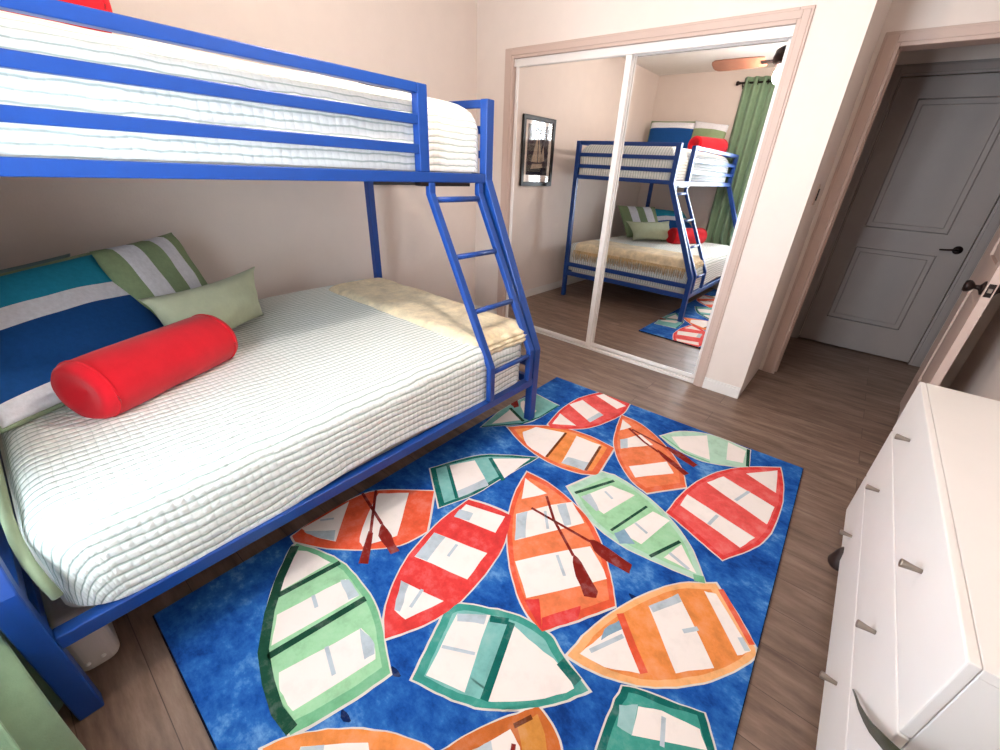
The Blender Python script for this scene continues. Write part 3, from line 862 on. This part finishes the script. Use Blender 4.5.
NAVY, WHT, TEAL, SAGE = (28, 78, 142), (228, 230, 236), (40, 146, 178), (138, 158, 120)
M['blue_stripe'] = striped('navy_stripe_cloth', [(0, WHT), (.14, NAVY), (.56, WHT), (.70, TEAL)])
M['sage_stripe'] = striped('sage_stripe_cloth', [(0, SAGE), (.15, WHT), (.37, SAGE), (.57, WHT), (.77, SAGE)], axis=0)
M['navy_white'] = striped('navy_white_cloth', [(0, NAVY), (.76, WHT), (.95, SAGE)])
M['sage_top'] = striped('sage_top_cloth', [(0, WHT), (.42, SAGE), (.75, WHT)])
ZB = .575
cushion('pillow', 'navy pillow with white and teal bands, leaning at the bed head', [(1.09, -3.082, ZB + .005), (.79, -2.53, ZB + .005), (.47, -2.67, .940), (.76, -3.20, .898)], .13, M['blue_stripe'], pipe=M['sagecloth'], seed=1, puff=.42, pinch=.02)
cushion('pillow', 'grey-teal pillow mostly hidden behind the navy banded pillow', [(.58, -3.24, ZB + .02), (.34, -2.78, ZB + .02), (.40, -2.73, .935), (.68, -3.24, .905)], .07, M['greyteal'], seed=2)
cushion('pillow', 'sage and white striped pillow leaning on the left wall', [(.78, -2.62, ZB + .02), (.42, -2.28, ZB + .02), (.19, -2.335, .96), (.55, -2.69, .96)], .14, M['sage_stripe'], seed=3, puff=.45, pinch=.03)
cushion('pillow', 'plain pale sage pillow slumped in front of the striped pillow', [(.96, -2.62, ZB + .015), (.56, -2.14, ZB + .015), (.45, -2.09, .81), (.80, -2.64, .82)], .15, M['sage'], seed=5, puff=.6, pinch=.15)
bolster('red bolster cushion lying on the lower bed before the pillows', (1.165, -2.905, ZB + .086), (.925, -2.462, ZB + .086), .100)
ZU = 1.578
cushion('pillow', 'navy pillow with a white band, standing on the upper bunk', [(.72, -3.06, ZU), (.12, -3.04, ZU), (.10, -3.15, ZU + .385), (.70, -3.17, ZU + .375)], .15, M['navy_white'], pipe=M['sagecloth'], seed=7, puff=.42, pinch=.02)
cushion('pillow', 'white and green banded pillow standing on the upper bunk', [(1.10, -3.05, ZU), (.69, -3.03, ZU), (.68, -3.15, ZU + .39), (1.09, -3.17, ZU + .34)], .14, M['sage_top'], seed=9, puff=.45, pinch=.03)
bolster('red bolster cushion lying on the upper bunk behind the guard rail', (1.125, -2.97, ZU + .088), (.93, -2.53, ZU + .088), .092)

# ------------------------------------------------------------------ rug
RC = {'blue': 'BLUE', 'orange': (232, 142, 76), 'rust': (196, 106, 50), 'brown': (112, 58, 30), 'grey': (184, 196, 204), 'tan': (206, 140, 66),
      'oar': (130, 36, 30), 'tealdark': (24, 104, 96), 'teal': (64, 152, 138), 'lightteal': (124, 184, 178), 'greyteal': (150, 190, 190),
      'green': (118, 182, 138), 'mintgreen': (156, 206, 162), 'darkgreen': (30, 74, 56), 'mint': (176, 212, 190), 'lightorange': (240, 176, 118),
      'blue2': (132, 164, 186), 'redorange': (226, 92, 60), 'orange2': (232, 126, 82), 'orangered': (222, 104, 66), 'red': (220, 64, 62), 'red2': (228, 88, 84),
      'white': (240, 230, 224), 'halo': (214, 208, 202), 'edge': (24, 24, 40), 'navy': (16, 36, 84)}
order = list(RC)
rugm = [water_print() if c == 'BLUE' else paint('rug_' + k_, c, .06 if k_ in ('white', 'halo') else .2) for k_, c in RC.items()]
bm = bmesh.new()
RCN = [(1.443, -.644), (2.977, -.603), (3.019, -2.985), (1.476, -2.985)]
zt = .011
tv = [bm.verts.new((x, y, zt)) for x, y in RCN]
bv = [bm.verts.new((x, y, .001)) for x, y in RCN]
bm.faces.new(tv[::-1])
for i in range(4):
    f = bm.faces.new((tv[i], tv[(i + 1) % 4], bv[(i + 1) % 4], bv[i]))
    f.material_index = order.index('edge')
cc = Vector((2.23, -1.8))
ee = [cc + (Vector(p) - cc) * 1.004 for p in RCN]
for i in range(4):
    a, b = ee[i], ee[(i + 1) % 4]
    f = bm.faces.new([bm.verts.new((*q_, zt - .004)) for q_ in (a, b, cc + (b - cc) * .99, cc + (a - cc) * .99)])
    f.material_index = order.index('edge')
import mathutils
def clip(poly):
    for i in range(4):                                             # keep the print inside the rug
        a, b = Vector(RCN[i]), Vector(RCN[(i + 1) % 4])
        n_ = Vector((b.y - a.y, a.x - b.x))
        out = []
        for p, q_ in zip(poly, poly[1:] + poly[:1]):
            dp, dq = (p - a).dot(n_), (q_ - a).dot(n_)
            if dp >= 0: out.append(p)
            if dp * dq < 0: out.append(p + (q_ - p) * dp / (dp - dq))
        poly = out
        if len(poly) < 3: return []
    return poly
def smooth(poly, steps=4):
    n = len(poly)
    P = [Vector(p) for p in poly]
    sharp = []
    for i in range(n):
        d0, d1 = P[i] - P[i - 1], P[(i + 1) % n] - P[i]
        sharp.append(d0.length > 1e-5 and d1.length > 1e-5 and d0.angle(d1) > .62)
    out = []
    for i in range(n):
        p0, p1, p2, p3 = P[i - 1], P[i], P[(i + 1) % n], P[(i + 2) % n]
        if sharp[i]: p0 = p1 - (p2 - p1)
        if sharp[(i + 1) % n]: p3 = p2 + (p2 - p1)
        for k in range(steps):
            t_ = k / steps
            out.append(.5 * (2 * p1 + (p2 - p0) * t_ + (2 * p0 - 5 * p1 + 4 * p2 - p3) * t_ ** 2 + (3 * p1 - p0 - 3 * p2 + p3) * t_ ** 3))
    return out
def rough(poly, s, amt=.003):
    return [p + Vector((noise.noise(Vector((p.x * 40, p.y * 40, s))), noise.noise(Vector((p.x * 40, p.y * 40, s + 7))))) * amt for p in poly]
def lay(poly, colour, z):
    poly = clip(poly)
    if len(poly) < 3: return
    f = bm.faces.new([bm.verts.new((p.x, p.y, z)) for p in poly])
    f.normal_update()
    if f.normal.z < 0: f.normal_flip()
    f.material_index = order.index(colour)
def grow(poly, d):
    c_ = sum(poly, Vector((0, 0))) / len(poly)
    far = max((p - c_).length for p in poly)
    return [p + (p - c_).normalized() * d * (.75 + 1.1 * ((p - c_).length / far) ** 3) for p in poly]
def band(pts, w_):
    P = [Vector(p) for p in pts]
    L_, R2 = [], []
    for i, p in enumerate(P):
        t_ = (P[min(i + 1, len(P) - 1)] - P[max(i - 1, 0)]).normalized()
        nn = Vector((-t_.y, t_.x)) * w_ / 2
        L_.append(p + nn); R2.append(p - nn)
    return L_ + R2[::-1]
for i, (rim, seat, outl, panels, strokes, patches) in enumerate(BOATS):
    z = zt + .0004 + i * .00001
    o_ = rough(smooth(outl), i)
    lay(grow(o_, .0065), 'halo', z)
    lay(o_, rim, z + .0004)
    if seat != rim: lay(grow(o_, -.024), seat, z + .0007)
    for p in panels: lay(rough([Vector(q_) for q_ in smooth(p, 3)], i + 3, .004), 'white', z + .001)
    for c_, p in patches: lay(rough(smooth(p, 3), i + 9, .004), c_, z + .0013 + (.0003 if c_ == 'oar' else 0))
    for c_, w_, p in strokes: lay(band(p, w_), c_, z + .0015)
for x, y in ((2.19, -2.592), (2.18, -2.745),  (2.62, -1.9), (2.75, -2.3), (1.75, -2.6)):
    lay([Vector((x + .02 * math.cos(a) * (1 + .3 * math.sin(3 * a)), y + .009 * math.sin(a))) for a in [2 * PI * k / 10 for k in range(10)]], 'navy', zt + .0003)
o = mk('rug', bm, rugm)
tag(o, 'blue rug printed with colourful rowing boats on the plank floor beside the bed', 'rug')

# ------------------------------------------------------------------ dresser
DX, DF, DN, DT, DB = 3.169, -.870, -2.192, .695, .037
dr = thing('dresser', ((DX + XR) / 2, (DF + DN) / 2, 0), 'white three-drawer dresser with small nickel knobs against the right wall', 'dresser')
bm = nb(DX + .019, XR - .018, DN, DF, DB, DT - .02)
mk('carcass', bm, M['white'], dr, bevel=.002)
mk('dresser_top', nb(DX + .0188, XR - .016, DN, DF, DT - .02, DT), M['white'], dr, bevel=.0015)
GZ = (DB + .003, .239, .473, DT + .0025)
for k in range(3):
    z0, z1 = GZ[k] + (.0025 if k else 0), GZ[k + 1] - .0025
    d_ = mk('drawer', nb(DX, DX + .018, DN, DF, z0, z1), M['white'], dr, bevel=.003)
    zk = (.145, .373, .594)[k]
    for y in (-1.202, -1.875):
        bm = bmesh.new()
        lathe(bm, [(0, 0), (.0055, 0), (.0060, -.008), (.0075, -.020), (.0098, -.034), (.0098, -.037), (.008, -.038), (0, -.038)][::-1], (DX, y, zk), 'x', 18)
        mk('knob', bm, M['nickel'], d_, smooth=True)
for y in (DF - .07, DN + .07):
    for x in (DX + .06, XR - .07):
        mk('foot', nb(x - .02, x + .02, y - .02, y + .02, 0, DB), M['white'], dr, bevel=.003)
bm = bmesh.new()
lathe(bm, [(0, 0), (.034, 0), (.036, .008), (.03, .03), (.022, .06), (.016, .075), (0, .078)], (DX + .006, -1.205, 0), 'z', 20)
for v in bm.verts: v.co.y = -1.205 + (v.co.y + 1.205) * 1.3
o = mk('door_stop', bm, M['shoe'], smooth=True)
tag(o, 'dark brown rounded object on the floor at the dresser front', 'door stop')
# webbing strap caught in the top drawer gap, sagging towards the near end
bm = bmesh.new()
pts = [(3.164, -1.980, .275, .0015), (3.159, -2.03, .313, .004), (3.155, -2.08, .347, .008), (3.153, -2.13, .385, .012), (3.152, -2.17, .418, .015), (3.150, -2.21, .457, .017), (3.150, -2.25, .495, .018), (3.19, -2.28, .51, .018), (3.27, -2.28, .51, .018)]
rows = []
for x, y, z, w_ in pts:
    rows.append([bm.verts.new((x - .35 * w_, y, z + w_ * .9)), bm.verts.new((x, y, z)), bm.verts.new((x + .1 * w_, y, z - w_ * .9))])
for A, B in zip(rows, rows[1:]):
    for k in range(2): bm.faces.new((A[k], A[k + 1], B[k + 1], B[k]))
o = mk('strap', bm, M['strap'], smooth=True, solid=.003)
tag(o, 'dark olive fabric strap curling up from the lower drawer gap of the dresser', 'strap')

# ------------------------------------------------------------------ framed picture on the left wall (seen in the mirror)
PY0, PY1, PZ0, PZ1 = -1.085, -.560, 1.168, 1.772
pf = thing('framed_picture', (0, (PY0 + PY1) / 2, PZ0), 'black framed sailboat picture with cream mount on the left wall, seen in the closet mirror', 'picture')
bm = bmesh.new()
for a in ((PY0, PY0 + .038, PZ0, PZ1), (PY1 - .038, PY1, PZ0, PZ1), (PY0 + .038, PY1 - .038, PZ0, PZ0 + .038), (PY0 + .038, PY1 - .038, PZ1 - .038, PZ1)):
    box(bm, .002, .026, *a)
mk('frame', bm, M['black'], pf, bevel=.003)
mk('mount', nb(.003, .010, PY0 + .036, PY1 - .036, PZ0 + .036, PZ1 - .036), M['mat'], pf)
M['sepia'] = paint('sepia_sea', (74, 62, 56), .4, 9)
M['sail'] = paint('sail_cloth', (176, 156, 136), .25, 12)
M['hull'] = paint('hull_dark', (40, 34, 34), .2, 12)
bm = bmesh.new()
iy0, iy1, iz0, iz1 = PY0 + .085, PY1 - .085, PZ0 + .10, PZ1 - .07
def pq(poly, x, mi):
    f = bm.faces.new([bm.verts.new((x, iy0 + (iy1 - iy0) * a, iz0 + (iz1 - iz0) * b)) for a, b in poly])
    f.normal_update()
    if f.normal.x < 0: f.normal_flip()
    f.material_index = mi
pq([(0, 0), (1, 0), (1, 1), (0, 1)], .0108, 0)
pq([(.0, .0), (1, 0), (1, .13), (0, .16)], .0110, 2)
pq([(.22, .16), (.80, .12), (.74, .23), (.26, .24)], .0112, 1)
pq([(.50, .26), (.52, .88), (.78, .27)], .0112, 1)
pq([(.46, .26), (.47, .80), (.28, .28)], .0112, 1)
pq([(.40, .26), (.24, .62), (.16, .30)], .0112, 1)
pq([(.485, .24), (.50, .24), (.50, .93), (.485, .93)], .0114, 2)
mk('print', bm, [M['sepia'], M['sail'], M['hull']], pf)
mk('glass', nb(.0135, .0155, PY0 + .036, PY1 - .036, PZ0 + .036, PZ1 - .036), M['glass'], pf)

# ------------------------------------------------------------------ ceiling fan with lamp (seen in the mirror)
FX, FY = 1.78, -1.86
fan = thing('ceiling_fan', (FX, FY, CE), 'wooden-bladed ceiling fan with a lit lamp, seen in the closet mirror', 'ceiling fan')
bm = bmesh.new()
lathe(bm, [(0, CE - .05), (.05, CE - .05), (.065, CE - .01), (.065, CE)], (FX, FY, 0), 'z', 24)
tube(bm, [(FX, FY, CE - .05), (FX, FY, 2.36)], .013, 12)
mk('downrod', bm, M['darkmetal'], fan, smooth=True)
bm = bmesh.new()
lathe(bm, [(0, 2.225), (.06, 2.225), (.085, 2.25), (.095, 2.29), (.085, 2.34), (.05, 2.365), (0, 2.37)], (FX, FY, 0), 'z', 28)
mk('motor_housing', bm, M['darkmetal'], fan, smooth=True)
for k in range(3):
    a = math.radians(184 + 120 * k)
    bm = bmesh.new()
    prof = [(.15, .062), (.2, .072), (.35, .080), (.5, .084), (.58, .080), (.61, .06), (.62, .025)]
    top = [(r, h_) for r, h_ in prof] + [(r, -h_) for r, h_ in prof[::-1]]
    A = [bm.verts.new((r, h_, .0045)) for r, h_ in top]
    B = [bm.verts.new((r, h_, -.0045)) for r, h_ in top]
    bm.faces.new(A); bm.faces.new(B[::-1])
    n = len(A)
    for i in range(n): bm.faces.new((A[i], B[i], B[(i + 1) % n], A[(i + 1) % n]))
    bmesh.ops.recalc_face_normals(bm, faces=bm.faces)
    mt = Matrix.Translation((FX, FY, 2.275)) @ Matrix.Rotation(a, 4, 'Z') @ Matrix.Rotation(math.radians(-20), 4, 'X')
    bmesh.ops.transform(bm, matrix=mt, verts=bm.verts)
    bl = mk('blade', bm, M['fanblade'], fan, bevel=.003)
    bm = nb(.07, .19, -.022, .022, -.009, -.003)
    bmesh.ops.transform(bm, matrix=mt, verts=bm.verts)
    mk('blade_bracket', bm, M['darkmetal'], bl, bevel=.002)
bm = bmesh.new()
lathe(bm, [(0, 2.095), (.02, 2.097), (.042, 2.108), (.056, 2.13), (.06, 2.155), (.056, 2.18), (.045, 2.205), (.035, 2.224), (0, 2.226)], (FX, FY, 0), 'z', 28)
mk('lamp_globe', bm, M['globe'], fan, smooth=True)

# ------------------------------------------------------------------ small things
bm = bmesh.new()
bin_ = thing('storage_bin', (1.42, -3.18, 0), 'pale rounded plastic bin on the floor under the head corner of the bed', 'storage bin')
o = mk('bin_body', nb(1.28, 1.55, -3.168, -3.072, 0.0, .215), M['plastic'], bin_, bevel=.032, seg=5)
for y in (-3.108, -3.140):
    bm = bmesh.new()
    lathe(bm, [(0, 0), (.006, 0), (.006, .003), (.003, .005), (0, .005)], (1.549, y, .045), 'x', 12)
    mk('stud', bm, M['white'], bin_, smooth=True)
pc = thing('power_cord', (1.5, -3.24, 0), 'pale power cord looped on the floor behind the bed corner post', 'power cord')
bm = bmesh.new()
pts = []
for k in range(70):
    a = k * .31
    pts.append((1.36 + .08 * math.cos(a) + .0012 * k, -3.188 + .013 * math.sin(a * .93), .075 + .065 * math.sin(a * .47) + .0008 * k))
tube(bm, pts, .0035, 8)
mk('cable', bm, M['cord'], pc, smooth=True)
mk('plug_block', nb(1.40, 1.50, -3.225, -3.18, .0, .03), M['cord'], pc, bevel=.005)
sw = thing('light_switch', (2.515, .32, 1.28), 'small light switch on the narrow nook wall beside the bedroom doorway', 'light switch')
mk('switch_plate', nb(2.515, 2.520, .285, .355, 1.22, 1.335), M['trim'], sw, bevel=.003)
mk('rocker', nb(2.520, 2.526, .305, .335, 1.245, 1.31), M['darkmetal'], sw, bevel=.002)

# ------------------------------------------------------------------ light
W = bpy.data.worlds.new('world')
SC.world = W
W.use_nodes = True
bg = W.node_tree.nodes['Background']
bg.inputs[0].default_value = (.75, .88, 1, 1)
bg.inputs[1].default_value = 1.6
def area(name, loc, rot, sx, sy, e, c):
    l = bpy.data.lights.new(name, 'AREA')
    l.shape = 'RECTANGLE'
    l.size, l.size_y, l.energy, l.color = sx, sy, e, c
    o = bpy.data.objects.new(name, l)
    COL.objects.link(o)
    o.location, o.rotation_euler = loc, rot
    return o
area('daylight', ((WX0 + WX1) / 2, YW - .14, (WZ0 + WZ1) / 2), (math.radians(90), 0, 0), WX1 - WX0, WZ1 - WZ0, 90, (.80, .91, 1))
vs_ = SC.view_settings
SC.display_settings.display_device = 'sRGB'
vs_.view_transform = 'Standard'
vs_.look = 'None'
vs_.gamma = 1
vs_.use_curve_mapping = False
vs_.exposure = .73
